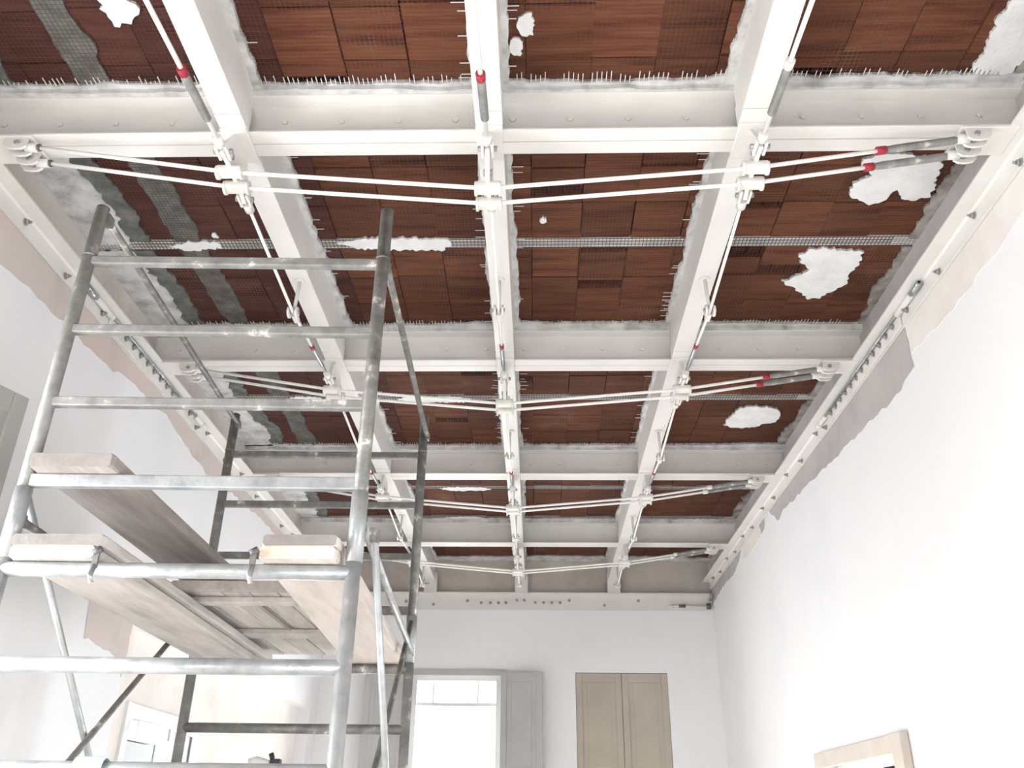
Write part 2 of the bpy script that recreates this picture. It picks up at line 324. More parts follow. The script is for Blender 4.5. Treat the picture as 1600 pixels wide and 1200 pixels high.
# fibre mesh stretched under tiles and joists
mb = MB(); zmesh = HC - 0.011; wv = 0.0006
k = 0; cell = 0.0185
x = WL + 0.01
while x < WR: mb.box(x - wv, x + wv, 1.0, 9.4, zmesh, zmesh + 0.0015); x += cell
y = 1.0
while y < 9.4: mb.box(WL, WR, y - wv, y + wv, zmesh, zmesh + 0.0015); y += cell
tag(mb.build('reinforcing_mesh', 'fibre', ceil), kind='stuff')

def ceil_patch(name, pts, mat, seed, step=0.016, amp=0.011, thick=0.016):
    return MB().prism(ragged_outline(pts, step, amp, seed), 'z', HC - thick, HC - 0.0005).build(name, mat, ceil)
A = [(1.345, 3.711), (1.386, 3.655), (1.474, 3.64), (1.565, 3.665), (1.658, 3.666), (1.676, 3.763), (1.661, 3.881), (1.665, 3.986), (1.598, 4.059), (1.571, 4.105), (1.513, 4.114), (1.457, 4.057), (1.368, 3.984), (1.317, 3.939), (1.377, 3.904), (1.424, 3.861), (1.429, 3.811), (1.381, 3.777)]
B = [(1.435, 2.98), (1.488, 2.958), (1.555, 2.947), (1.784, 2.985), (1.798, 3.057), (1.814, 3.157), (1.831, 3.241), (1.77, 3.26), (1.713, 3.266), (1.66, 3.19), (1.622, 3.272), (1.569, 3.291), (1.502, 3.27), (1.442, 3.204), (1.447, 3.152), (1.478, 3.121), (1.509, 3.09), (1.492, 3.053), (1.445, 3.022)]
Cc = [(1.368, 5.824), (1.376, 5.691), (1.42, 5.539), (1.497, 5.502), (1.605, 5.514), (1.702, 5.564), (1.744, 5.692), (1.731, 5.77), (1.649, 5.797), (1.595, 5.851), (1.509, 5.865), (1.418, 5.851)]
Dd = [(1.707, 2.546), (1.687, 2.471), (1.689, 2.353), (1.68, 2.293), (1.674, 2.242), (1.684, 2.165), (1.70, 1.95), (1.88, 1.95), (1.88, 2.418), (1.842, 2.482), (1.815, 2.531), (1.796, 2.573), (1.734, 2.564)]
Ee = [(-1.566, 2.06), (-1.497, 2.06), (-1.446, 2.127), (-1.454, 2.168), (-1.498, 2.21), (-1.563, 2.223), (-1.58, 2.18)]
J1 = [(-1.018, 3.568), (-0.896, 3.536), (-0.638, 3.538), (-0.446, 3.552), (-0.434, 3.596), (-0.487, 3.639), (-0.652, 3.637), (-0.912, 3.623)]
Jl = [(-1.885, 3.597), (-1.751, 3.55), (-1.624, 3.562), (-1.622, 3.606), (-1.783, 3.637)]
for i, pts in enumerate((A, B, Cc, Dd, Ee, J1, Jl)): ceil_patch('filler_patch', pts, 'white_filler', 40 + i)
for i, (x0, x1, y) in enumerate(((-0.97, -0.45, 5.39), (-0.85, -0.35, 6.262), (-0.85, -0.4, 7.18), (-0.9, -0.5, 8.0), (-1.75, -1.45, 5.39), (1.15, 1.62, 4.70))):
    ceil_patch('filler_patch', [(x0, y - 0.01), (x0 + 0.08, y - 0.045), (x1 - 0.1, y - 0.05), (x1, y), (x1 - 0.06, y + 0.04), (x0 + 0.1, y + 0.045)], 'white_filler', 60 + i)
for i, (cx, cy, rr) in enumerate(((-0.035, 2.245, 0.04), (-0.075, 2.345, 0.035), (-1.62, 3.51, 0.018), (0.03, 3.40, 0.02))):
    ceil_patch('filler_patch', [(cx + rr * rnd.uniform(0.6, 1.15) * math.cos(a), cy + rr * rnd.uniform(0.8, 1.6) * math.sin(a)) for a in [j * 0.52 for j in range(12)]], 'white_filler', 70 + i, 0.009, 0.005, 0.012)
# grey mortar runs along the left bay and white plaster by the left wall
for i, (ya, yb) in enumerate(((1.6, 2.53), (2.69, 3.56), (3.63, 4.40), (4.55, 5.34), (5.41, 6.2))):
    n = 30; l = jag(n, 0.02, 80 + i); rr = jag(n, 0.025, 90 + i)
    ys = [ya + (yb - ya) * t / (n - 1) for t in range(n)]
    xc = -1.76
    ceil_patch('grey_mortar_run', [(xc - 0.075 + l[t], ys[t]) for t in range(n)] + [(xc + 0.06 + rr[t], ys[t]) for t in reversed(range(n))], 'grey_mortar', 100 + i, 0.05, 0.004, 0.010)
for i, (ya, yb, wid) in enumerate(((1.6, 2.50, 0.10), (2.69, 3.56, 0.22), (3.63, 4.40, 0.21), (4.55, 5.34, 0.2), (5.41, 6.2, 0.24), (6.36, 7.12, 0.22), (7.2, 7.96, 0.2), (8.2, 9.4, 0.2))):
    n = 40; rr = jag(n, 0.045, 110 + i); ys = [ya + (yb - ya) * t / (n - 1) for t in range(n)]
    ceil_patch('grey_mortar_run', [(WL, ys[0])] + [(WL + wid + 0.10 + 0.8 * rr[t], ys[t]) for t in range(n)] + [(WL, ys[-1])], 'grey_mortar', 130 + i, 0.05, 0.005, 0.012)
    ceil_patch('white_plaster_edge', [(WL, ys[0])] + [(WL + wid + rr[t], ys[t]) for t in range(n)] + [(WL, ys[-1])], 'mortar', 120 + i, 0.03, 0.008, 0.020)
    rr = jag(n, 0.035, 140 + i)
    ceil_patch('cement_edge', [(WR, ys[0])] + [(WR - 0.05 - rr[t], ys[t]) for t in range(n)] + [(WR, ys[-1])], 'cement', 150 + i, 0.03, 0.006, 0.018)
n = 90; rr = jag(n, 0.05, 160)
ceil_patch('cement_edge', [(WL, WF)] + [(WL + (WR - WL) * t / (n - 1), WF - 0.16 + rr[t]) for t in range(n)] + [(WR, WF)], 'mortar', 161, 0.04, 0.006, 0.02)

# ------------------------------------------------------------------ steel grid
BY = [2.610, 4.475, 6.290, 8.108]                    # cross beams
LX = [-1.1765, -0.1824, 0.8249]                      # longitudinal beams
ORD = ['nearest', 'second', 'third', 'farthest']
SIDE = ['left', 'middle', 'right']
HW = 0.068
bolt_m = MB().tube([(0, 0, 0), (0, -0.012, 0)], 0.013, 6).mesh('bolt', 'paint_dusty', (0, 0, EYE))
washer_bolt = MB()
washer_bolt.tube([(0, 0, 0), (0, -0.004, 0)], 0.017, 10).tube([(0, -0.004, 0), (0, -0.018, 0)], 0.011, 6).tube([(0, -0.018, 0), (0, -0.03, 0)], 0.006, 6)
washer_bolt = washer_bolt.mesh('bolt', 'bolt_grey', (0, 0, EYE))
for i, yc in enumerate(BY):
    root = empty('cross_beam', (0, yc, ZB))
    tag(root, 'white painted steel double-channel cross beam spanning the ceiling, %s to the camera' % ORD[i] if i < 3 else 'white painted steel double-channel cross beam, the last before the far wall', 'beam', 'cross beams of the ceiling grid')
    for s in (-1, 1):
        w0, w1 = sorted((yc + s * 0.002, yc + s * 0.011)); f0, f1 = sorted((yc + s * 0.002, yc + s * HW))
        mb = MB().box(WL, WR, w0, w1, ZB + 0.01, 2.60)
        mb.box(WL, WR, f0, f1, ZB, ZB + 0.011); mb.box(WL, WR, f0, f1, 2.589, 2.60)
        bevel(mb.build('channel', 'paint' , root), 0.003)
    x = WL + 0.13 + 0.02 * i
    while x < WR - 0.05:
        if all(abs(x - q) > 0.075 for q in LX): part_at('bolt', bolt_m, root, (x, yc - 0.011, 2.505))
        x += 0.229
    # mortar packed between beam and ceiling
    n = 140; rr = jag(n, 0.022, 200 + i); xs = [WL + (WR - WL) * t / (n - 1) for t in range(n)]
    MB().prism([(WL, yc + HW)] + [(WL, yc - HW)] + [(xs[t], yc - HW - 0.012 + rr[t] * 0.8) for t in range(n)] + [(WR, yc - HW), (WR, yc + HW)], 'z', 2.598, HC - 0.012).build('mortar_bed', 'mortar', ceil)
    rr = jag(n, 0.022, 210 + i)
    ceil_patch('mortar_bed', [(WL, yc)] + [(xs[t], yc - HW - 0.035 + rr[t]) for t in range(n)] + [(WR, yc)], 'mortar', 220 + i, 0.05, 0.006, 0.02)
    rr = jag(n, 0.02, 230 + i)
    ceil_patch('mortar_bed', [(xs[t], yc + HW + 0.02 + rr[t]) for t in range(n)] + [(WR, yc), (WL, yc)], 'mortar', 240 + i, 0.05, 0.006, 0.02)
    # mesh wires sticking out of the mortar
    mb = MB(); r_ = random.Random(300 + i); x = WL + 0.1
    while x < WR - 0.1:
        if r_.random() < 0.75:
            l = r_.uniform(0.0, 0.028); mb.box(x - 0.0016, x + 0.0016, yc - HW - 0.05 - l, yc - HW - 0.02, HC - 0.016, HC - 0.013)
        x += cell
    tag(mb.build('mesh_ends', 'fibre_white', ceil), kind='stuff')

BAYS = [(0.35, BY[0] - HW), (BY[0] + HW, BY[1] - HW), (BY[1] + HW, BY[2] - HW), (BY[2] + HW, BY[3] - HW), (BY[3] + HW, WF - 0.08)]
BW = 0.0525
BAYTXT = ['in front of the nearest cross beam', 'between nearest and second cross beams', 'between second and third cross beams', 'between third and farthest cross beams', 'between farthest cross beam and far wall']
for j, xc in enumerate(LX):
    for b, (ya, yb) in enumerate(BAYS):
        root = empty('longitudinal_beam', (xc, (ya + yb) / 2, ZB))
        tag(root, '%s white lengthwise box beam, %s' % (SIDE[j], BAYTXT[b]), 'beam', 'longitudinal beams of the ceiling grid')
        e0 = ya; e1 = yb
        bevel(MB().box(xc - BW, xc + BW, e0, e1 - (0.10 if b < 4 else 0), ZB, HC - 0.03).build('beam_body', 'paint', root), 0.003)
        if b < 4:
            bevel(MB().box(xc - BW, xc + BW, yb - 0.098, yb, ZB - 0.002, ZB + 0.10).build('end_shoe', 'paint', root), 0.003)
            MB().box(xc - BW + 0.006, xc + BW - 0.006, yb - 0.10, yb, ZB + 0.10, HC - 0.03).build('end_web', 'paint', root)
        else:
            pl = bevel(MB().box(xc - 0.062, xc + 0.082, yb, yb + 0.014, 2.25, 2.475).build('hanger_plate', 'paint', root), 0.006)
        n = max(12, int((yb - ya) / 0.03)); ys = [ya + (yb - ya) * t / (n - 1) for t in range(n)]
        for s in (-1, 1):                                # ragged mortar along both sides
            rr = jag(n, 0.016, 400 + 20 * j + 2 * b + s)
            ceil_patch('mortar_edge', [(xc, ys[0])] + [(xc + s * (BW + 0.022 + rr[t]), ys[t]) for t in range(n)] + [(xc, ys[-1])], 'mortar', 500 + 20 * j + 2 * b + s, 0.03, 0.006, 0.030)
        if 0 < b < 3 or b == 0:
            mb = MB(); r_ = random.Random(600 + 10 * j + b); y = max(ya, 1.75)
            while y < yb:
                for s in (-1, 1):
                    if r_.random() < 0.15:
                        l = r_.uniform(0.0, 0.025); a0, a1 = sorted((xc + s * (BW + 0.02), xc + s * (BW + 0.05 + l))); mb.box(a0, a1, y - 0.0014, y + 0.0014, HC - 0.016, HC - 0.013)
                y += cell
            tag(mb.build('mesh_ends', 'fibre_white', ceil), kind='stuff')

# ------------------------------------------------------------------ perimeter angles bolted to the walls
def side_angle(sgn, wx, label, ys):
    root = empty('perimeter_angle', (wx, 5, ZB - 0.1)); tag(root, label, 'steel angle', 'perimeter angles of the ceiling grid')
    wx = wx - sgn * 0.007
    y0, y1 = 0.4, WF - 0.04
    prof = [(wx, ZB), (wx - sgn * 0.09, ZB), (wx - sgn * 0.09, ZB - 0.009), (wx - sgn * 0.020, ZB - 0.009), (wx - sgn * 0.011, ZB - 0.018), (wx - sgn * 0.010, ZB - 0.09), (wx, ZB - 0.09)]
    MB().prism(prof, 'y', y0, y1).build('angle', 'paint', root)
    rz = math.pi / 2 if sgn < 0 else -math.pi / 2
    for (y, z) in ys: part_at('bolt', washer_bolt, root, (wx - sgn * 0.011, y, z), (0, 0, rz))
    sp = bevel(MB().box(*sorted((wx - sgn * 0.011, wx - sgn * 0.022)), 3.88, 5.12, ZB - 0.088, ZB - 0.022).build('splice_plate', 'paint_dusty', root), 0.002)
    for q in range(12):
        part_at('bolt', washer_bolt, sp, (wx - sgn * 0.022, 3.97 + q * 0.097, ZB - 0.045), (0, 0, rz))
    MB().tube([(wx - sgn * 0.034, 3.58, ZB - 0.022), (wx - sgn * 0.034, 5.30, ZB - 0.022)], 0.008, 8).build('threaded_rod', 'steel', root)
    for (ya, yb) in ((3.58, 3.68), (5.24, 5.30)):
        MB().tube([(wx - sgn * 0.034, ya, ZB - 0.026), (wx - sgn * 0.034, yb, ZB - 0.026)], 0.018, 6).build('nut', 'steel' if ya < 4 else 'paint', root)
    for (ya, yb) in ((3.66, 3.88), (5.12, 5.26)):
        MB().tube([(wx - sgn * 0.030, ya, ZB - 0.024), (wx - sgn * 0.030, yb, ZB - 0.024)], 0.017, 8).build('rod_sleeve', 'paint', root)
ysR = [(1.5, 2.36), (1.9, 2.32), (2.28, 2.37), (2.66, 2.32)] + [(3.04, 2.36), (3.42, 2.33), (3.80, 2.355), (5.20, 2.33), (5.39, 2.37), (5.78, 2.33), (6.16, 2.37), (6.57, 2.335), (6.93, 2.37), (7.34, 2.335), (7.71, 2.37), (8.08, 2.33), (8.45, 2.37), (8.82, 2.335), (9.2, 2.37)]
side_angle(1, WR, 'white steel angle bolted along the top of the right wall', ysR)
side_angle(-1, WL, 'white steel angle bolted along the top of the left wall behind the scaffold', ysR)
root = empty('perimeter_angle', (0, WF, 2.08)); tag(root, 'white steel strip with a row of bolts across the far wall', 'steel angle', 'perimeter angles of the ceiling grid')
MB().box(WL + 0.02, WR - 0.03, WF - 0.014, WF - 0.006, 2.085, 2.26).box(WL + 0.02, WR - 0.03, WF - 0.085, WF - 0.014, 2.25, 2.26).build('angle', 'paint', root)
for (x, z) in ((-1.9, 2.14), (-1.62, 2.19), (-1.43, 2.17), (-1.13, 2.14), (-0.76, 2.18), (-0.61, 2.16), (-0.51, 2.16), (-0.42, 2.16), (-0.34, 2.16), (-0.22, 2.19), (-0.14, 2.19), (-0.02, 2.165), (0.07, 2.165), (0.16, 2.165), (0.25, 2.165), (0.35, 2.19), (0.73, 2.14), (1.1, 2.19), (1.47, 2.135)):
    part_at('bolt', washer_bolt, root, (x, WF - 0.014, z))
MB().tube([(1.42, WF - 0.035, 2.13), (1.86, WF - 0.035, 2.13)], 0.010, 8).build('threaded_rod', 'paint', root)
MB().tube([(1.53, WF - 0.035, 2.13), (1.60, WF - 0.035, 2.13)], 0.017, 6).build('nut', 'dark_steel', root)
MB().tube([(1.83, WF - 0.035, 2.13), (1.87, WF - 0.035, 2.13)], 0.034, 6).build('nut', 'dark_steel', root)
MB().tube([(1.87, WF - 0.05, 2.20), (1.87, WF - 0.18, 2.22)], 0.02, 6).build('nut', 'bolt_grey', root)

# ------------------------------------------------------------------ tie rods under the cross beams
DY = 0.045
ZS, ZC, ZA = 2.222, 2.133, 2.356                     # rod heights: side brackets, middle bracket, anchors
XA0, XA1 = -2.03, 1.67
def along(p, q, t): return Vector(p).lerp(Vector(q), t)
for i, yc in enumerate(BY):
    for s, nm in ((-1, 'front'), (1, 'rear')):
        y = yc + s * DY
        root = empty('tie_rod', (0, y, ZC))
        tag(root, '%s white tie rod of the pair sagging under the %s cross beam' % (nm, ORD[i]), 'tie rod', 'tie rods under the cross beams')
        P = [(XA0 + 0.06, y, ZA), (LX[0], y, ZS), (LX[1], y, ZC), (LX[2], y, ZS), (XA1 - 0.02, y, ZA)]
        MB().tube(P, 0.0085, 10).build('rod', 'rod', root)
        a, b = P[3], P[4]; t0 = 0.60 if s < 0 else 0.58
        tb = MB().tube([along(a, b, t0), along(a, b, t0 + 0.05), along(a, b, 0.93), along(a, b, 0.95)], [0.012, 0.0155, 0.0155, 0.010], 12).build('turnbuckle', 'galv_mid', root)
        MB().tube([along(a, b, t0 - 0.035), along(a, b, t0 + 0.008)], 0.0165, 12).build('locking_collar', 'red' if i < 2 else 'paint', tb)
        MB().tube([along(P[0], P[1], -0.01), along(P[0], P[1], 0.025)], 0.015, 6).build('end_nut', 'dark_steel', root)
    # wall-end anchors
    for (xa, sd, sg) in ((XA0, 'left', -1), (XA1, 'right', 1)):
        root = empty('rod_anchor', (xa, yc, ZA - 0.03))
        tag(root, 'white anchor bracket for paired rods, %s end of the %s cross beam' % (sd, ORD[i]), 'bracket', 'end anchors of the paired rods')
        x0, x1 = sorted((xa - sg * 0.05, xa + sg * 0.17))
        bevel(MB().box(x0, x1, yc - 0.075, yc + 0.085, ZB - 0.014, ZB).build('base_plate', 'paint', root), 0.004)
        for s in (-1, 1):
            yy = yc + s * DY
            poly = [(xa - sg * 0.035, ZA - 0.012), (xa - sg * 0.035, ZB - 0.012), (xa + sg * 0.06, ZB - 0.012), (xa + sg * 0.055, ZA - 0.004), (xa + sg * 0.04, ZA - 0.020), (xa + sg * 0.01, ZA - 0.026), (xa - sg * 0.02, ZA - 0.024)]
            for off in (-0.020, 0.020): MB().prism(poly, 'y', yy + off - 0.005, yy + off + 0.005).build('cheek_plate', 'paint', root)
            MB().tube([(xa + sg * 0.0, yy - 0.034, ZA), (xa + sg * 0.0, yy + 0.034, ZA)], 0.011, 8).build('pin', 'bolt_grey', root)
            MB().tube([(xa - sg * 0.07, yy, ZA - 0.002), (xa - sg * 0.02, yy, ZA)], 0.019, 10).build('rod_socket', 'paint', root)
            MB().tube([(xa + sg * 0.03, yy - s * 0.01 + s * 0.02, ZB - 0.014), (xa + sg * 0.03, yy - s * 0.01 + s * 0.02, ZB - 0.028)], 0.013, 6).build('bolt', 'bolt_grey', root)
    # brackets at the crossings
    for j, xc in enumerate(LX):
        zc = ZC if j == 1 else ZS
        root = empty('rod_bracket', (xc, yc, zc))
        tag(root, 'white rod bracket under the %s lengthwise beam at the %s cross beam' % (SIDE[j], ORD[i]), 'bracket', 'rod brackets at the grid crossings')
        bevel(MB().box(xc - BW, xc + BW, yc - 0.10, yc + 0.09, ZB - 0.012, ZB).build('base_plate', 'paint', root), 0.004)
        g = [(yc - 0.15, 2.27), (yc - 0.15, 2.225), (yc - 0.09, zc + 0.01), (yc + 0.09, zc + 0.005), (yc + 0.14, 2.215), (yc + 0.14, 2.262), (yc + 0.07, ZB - 0.011), (yc - 0.07, ZB - 0.011)]
        bevel(MB().prism(g, 'x', xc - 0.009, xc + 0.009).build('gusset_plate', 'paint', root), 0.003)
        for s in (-1, 1):                                # saddles carrying the rods
            y = yc + s * DY
            sd = MB(); prof = []
            for q in range(9):
                a = math.pi * q / 8; prof.append((y + 0.026 * math.cos(a), zc + 0.004 + 0.026 * math.sin(a) * 0.9))
            prof += [(y - 0.026, zc - 0.010), (y - 0.018, zc - 0.016), (y + 0.018, zc - 0.016), (y + 0.026, zc - 0.010)]
            sd.prism(prof, 'x', xc - 0.048, xc + 0.048)
            so = bevel(sd.build('saddle', 'paint_dusty', root), 0.004)
            for e in (-1, 1):
                MB().tube([(xc + e * 0.040, y, zc - 0.002), (xc + e * 0.050, y, zc - 0.002)], 0.028, 12).build('saddle_lip', 'paint', so)
        for s, z in ((-1, 2.245), (1, 2.238)):           # forked ends of the lengthwise rods
            y = yc + s * 0.135
            for e in (-1, 1): bevel(MB().box(xc + e * 0.018 - 0.006, xc + e * 0.018 + 0.006, y - 0.035, y + 0.035, z - 0.017, z + 0.017).build('fork', 'paint', root), 0.004)
            MB().tube([(xc - 0.036, y, z), (xc + 0.036, y, z)], 0.010, 8).build('pin', 'bolt_grey', root)
            ya, yb = sorted((y + s * 0.03, y + s * 0.075))
            MB().tube([(xc, ya, z), (xc, yb, z)], 0.019, 12).build('fork_socket', 'paint', root)
        MB().tube([(xc - 0.016, yc - 0.075, zc + 0.05), (xc + 0.016, yc - 0.075, zc + 0.05)], 0.013, 8).build('bolt', 'bolt_grey', root)

# lengthwise tie rods with a strut in the middle of each bay
ENDS = [0.35] + BY + [WF - 0.10]
for j, xc in enumerate(LX):
    for b in range(5):
        y0 = ENDS[b] + (0.21 if b else 0.05); y1 = ENDS[b + 1] - (0.21 if b < 4 else 0.06)
        ym = (ENDS[b] + ENDS[b + 1]) / 2 if 0 < b < 4 else (1.62 if b == 0 else ENDS[4] + 0.72)
        zm = 2.195 if j != 1 else (2.11 if b == 0 else 2.20)
        z0 = 2.238 if b else 2.3; z1 = 2.245 if b < 4 else 2.33
        root = empty('lengthwise_tie_rod', (xc, ym, zm))
        tag(root, 'slim white rod under the %s lengthwise beam, %s' % (SIDE[j], BAYTXT[b]), 'tie rod', 'tie rods under the lengthwise beams')
        P = [(xc, y0, z0), (xc, ym, zm), (xc, y1, z1)]
        MB().tube(P, 0.0085 if b == 0 else 0.0075, 10).build('rod', 'rod', root)
        if b < 4:
            L = (Vector(P[2]) - Vector(P[1])).length
            q = lambda d: along(P[2], P[1], d / L)
            big = b == 0
            tb = MB().tube([q(0.03), q(0.09), q(0.10), q(0.30), q(0.32)], [0.008, 0.008, 0.0155 if big else 0.012, 0.0155 if big else 0.012, 0.010], 12).build('turnbuckle', 'galv_mid' if big else 'steel', root)
            MB().tube([q(0.318), q(0.352)], 0.0165 if big else 0.012, 12).build('locking_collar', 'red' if (j != 2 or b > 0) and b < 3 else 'paint', tb)
        if b < 4 or True:
            st = empty('rod_strut', (xc, ym, zm))
            tag(st, 'small white strut under the %s lengthwise beam, %s' % (SIDE[j], BAYTXT[b]), 'strut', 'struts under the lengthwise beams')
            MB().tube([(xc, ym + 0.035, ZB), (xc, ym + 0.012, zm + 0.02)], 0.009, 8).build('post', 'paint', st)
            MB().tube([(xc, ym + 0.035, ZB), (xc, ym + 0.035, ZB - 0.008)], 0.026, 12).build('foot_plate', 'paint', st)
            for e in (-1, 1):
                MB().tube([(xc + e * 0.013, ym, zm), (xc + e * 0.024, ym, zm)], 0.028, 12).build('side_ring', 'paint', st)
            MB().tube([(xc - 0.030, ym, zm + 0.004), (xc + 0.030, ym, zm + 0.004)], 0.009, 8).build('pin', 'bolt_grey', st)
            bevel(MB().box(xc - 0.013, xc + 0.013, ym + 0.02, ym + 0.085, zm - 0.012, zm + 0.014).build('rod_clamp', 'paint', st), 0.004)

# ------------------------------------------------------------------ scaffold tower
sroot = empty('scaffold_tower', (-1.11, 3.43, FLOOR))
tag(sroot, 'galvanised steel scaffold tower with ladder frames and plaster splashes standing on the left', 'scaffold')
POLE = [(-1.600, 2.517), (-0.550, 2.548), (-1.669, 4.322), (-0.621, 4.343)]
RUNG = [1.777, 1.495, 1.219, 0.945, 0.666, 0.393, 0.120]
ZTOP = 2.015
for k, (x, y) in enumerate(POLE):
    m = 'galv_lit' if k < 1 else 'galv_dark'
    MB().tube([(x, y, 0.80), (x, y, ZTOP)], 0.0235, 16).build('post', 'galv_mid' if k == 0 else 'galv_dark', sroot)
    MB().tube([(x, y, 0.697), (x, y, 0.92)], 0.0265, 16).build('coupling_sleeve', 'galv_lit', sroot)
    MB().tube([(x, y, FLOOR), (x, y, 0.80)], 0.0235, 16).build('post', 'galv_lit' if k < 2 else 'galv_mid', sroot)
    MB().tube([(x, y, 1.795), (x, y, 1.805)], 0.0255, 16).build('joint_ring', 'galv_dark', sroot)
    MB().box(x - 0.07, x + 0.07, y - 0.07, y + 0.07, FLOOR, FLOOR + 0.012).build('base_plate', 'galv_dark', sroot)
for f, (a, b) in enumerate(((0, 1), (2, 3))):
    pa, pb = POLE[a], POLE[b]
    zz = list(RUNG) + [-0.15, -0.43, -0.71, -0.99, -1.27]
    for k, z in enumerate(zz):
        mb = MB()
        if k <= 3: mb.beam((pa[0], pa[1], z), (pb[0], pb[1], z), 0.030, 0.034 if k < 3 else 0.042)
        else: mb.tube([(pa[0], pa[1], z), (pb[0], pb[1], z)], 0.0225, 14)
        o = mb.build('rung', ('galv_mid' if k < 3 else 'galv_lit') if f == 0 else 'galv_dark', sroot)
        if k <= 3: bevel(o, 0.005)
def brace(p, q, r=0.0135, m='galv_dark'):
    br = MB().tube([p, q], r, 10).build('brace', m, sroot)
    for e in (p, q): MB().box(e[0] - 0.012, e[0] + 0.012, e[1] - 0.02, e[1] + 0.02, e[2] - 0.02, e[2] + 0.02).build('brace_hook', 'galv_dark', br)
P0, P1, P2, P3 = POLE
brace((P0[0] + 0.02, P0[1] + 0.02, 1.97), (P2[0] + 0.02, P2[1], 1.955)); brace((P1[0] + 0.012, P1[1] + 0.02, 1.785), (P3[0] + 0.02, P3[1], 1.89))
brace((P0[0], P0[1] + 0.02, 0.823), (P2[0], P2[1], 0.80), 0.015); brace((P1[0] + 0.01, P1[1] + 0.02, 0.83), (P3[0] + 0.01, P3[1], 0.745), 0.014, 'galv_lit')
brace((P0[0] - 0.02, P0[1] + 0.03, 0.94), (P2[0] - 0.02, P2[1], -0.53), 0.012, 'galv_lit'); brace((P2[0] + 0.005, P2[1], 0.995), (P0[0] + 0.005, P0[1], -0.35), 0.012)
brace((P1[0] + 0.05, P1[1] + 0.03, 0.79), (P1[0] + 0.03, 3.80, -0.49), 0.012, 'galv_lit'); brace((P3[0], P3[1], 0.90), (P1[0], P1[1], -0.45), 0.012)

# ------------------------------------------------------------------ planks and deck on the scaffold
def plank(label, xa, xb, ya, yb, xc, xd, z0, z1, m, em, skew=0.0):
    root = empty('scaffold_plank', ((xa + xb) / 2, ya, z0)); tag(root, label, 'plank', 'planks laid on the scaffold')
    c = 0.007
    mb = MB(); n = 2
    def sec(l, r, y): return [(l + c, y, z0), (r - c, y, z0), (r, y, z0 + c), (r, y, z1 - c), (r - c, y, z1), (l + c, y, z1), (l, y, z1 - c), (l, y, z0 + c)]
    s = [sec(xa + 0.006, xb - 0.006, ya), sec(xa, xb, ya + 0.02), sec(xc, xd, yb)]
    o = len(mb.v)
    for q in s: mb.v += q
    for i in range(2):
        for k in range(8): mb.face([o + 8 * i + k, o + 8 * i + (k + 1) % 8, o + 8 * i + 8 + (k + 1) % 8, o + 8 * i + 8 + k])
    mb.face([o + 16 + k for k in range(8)])
    mb.m = 1; mb.face([o + k for k in range(8)])
    mb.build('board', [m, em], root)
    return root
plank('single grey dusty plank resting on the higher rung of the scaffold', -1.570, -1.305, 2.45, 4.52, -1.640, -1.375, 0.967, 1.012, 'wood', 'wood_end_grey')
plank('lower pale-ended board of the left pair on the scaffold', -1.570, -1.305, 2.475, 4.55, -1.640, -1.375, 0.689, 0.726, 'wood_grey', 'wood_end')
plank('upper grey board of the left pair on the scaffold', -1.570, -1.285, 2.47, 4.52, -1.640, -1.345, 0.7265, 0.760, 'wood_grey', 'wood_end_grey')
plank('lower pale-ended board of the right pair beside the front right post', -0.822, -0.588, 2.475, 4.55, -0.935, -0.660, 0.689, 0.726, 'wood_pale', 'wood_end')
plank('upper grey board of the right pair beside the front right post', -0.815, -0.585, 2.47, 4.52, -0.93, -0.660, 0.7265, 0.760, 'wood_pale', 'wood_end_grey')
droot = empty('scaffold_deck', (-1.1, 3.9, 0.7605)); tag(droot, 'short wooden deck panel with cross battens between the two pairs of planks', 'deck panel')
xl0, xr0 = -1.43, -0.78
nb = 6
for k in range(nb):
    a = xl0 + (xr0 - xl0) * k / nb; b = xl0 + (xr0 - xl0) * (k + 1) / nb
    bevel(MB().box(a + 0.0025, b - 0.0025, 3.22 + 0.01 * (k % 3), 4.66, 0.7845 + 0.001 * (k % 2), 0.806).build('board', 'wood_grey', droot), 0.002)
for (ya, yb) in ((3.36, 3.42), (3.98, 4.09)): bevel(MB().box(xl0 - 0.02, xr0 + 0.02, ya, yb, 0.7605, 0.784).build('batten', 'wood_grey', droot), 0.003)
bevel(MB().box(xl0 + 0.06, xr0, 3.20, 3.22, 0.766, 0.806).build('edge_strip', 'wood', droot), 0.003)
bevel(MB().box(-1.13, -1.11, 3.42, 3.97, 0.776, 0.784).build('cover_slat', 'wood', droot), 0.002)
for (x, z, nm) in ((-1.292, 0.70, 'left'), (-0.828, 0.70, 'right')):
    r = empty('plank_clip', (x, 2.47, 0.62)); tag(r, 'small steel clip gripping the inner corner of the %s pair of boards' % nm, 'clip', 'clips at the plank ends')
    MB().box(x - 0.008, x + 0.008, 2.456, 2.466, 0.655, 0.70).build('clip_bar', 'galv_dark', r)
    MB().tube([(x, 2.46, 0.66), (x + 0.004, 2.44, 0.63), (x + 0.006, 2.45, 0.61)], 0.009, 8).build('clip_tail', 'galv_lit', r)
    MB().tube([(x - 0.010, 2.46, 0.70), (x + 0.012, 2.46, 0.712)], 0.011, 8).build('clip_head', 'dark_steel', r)

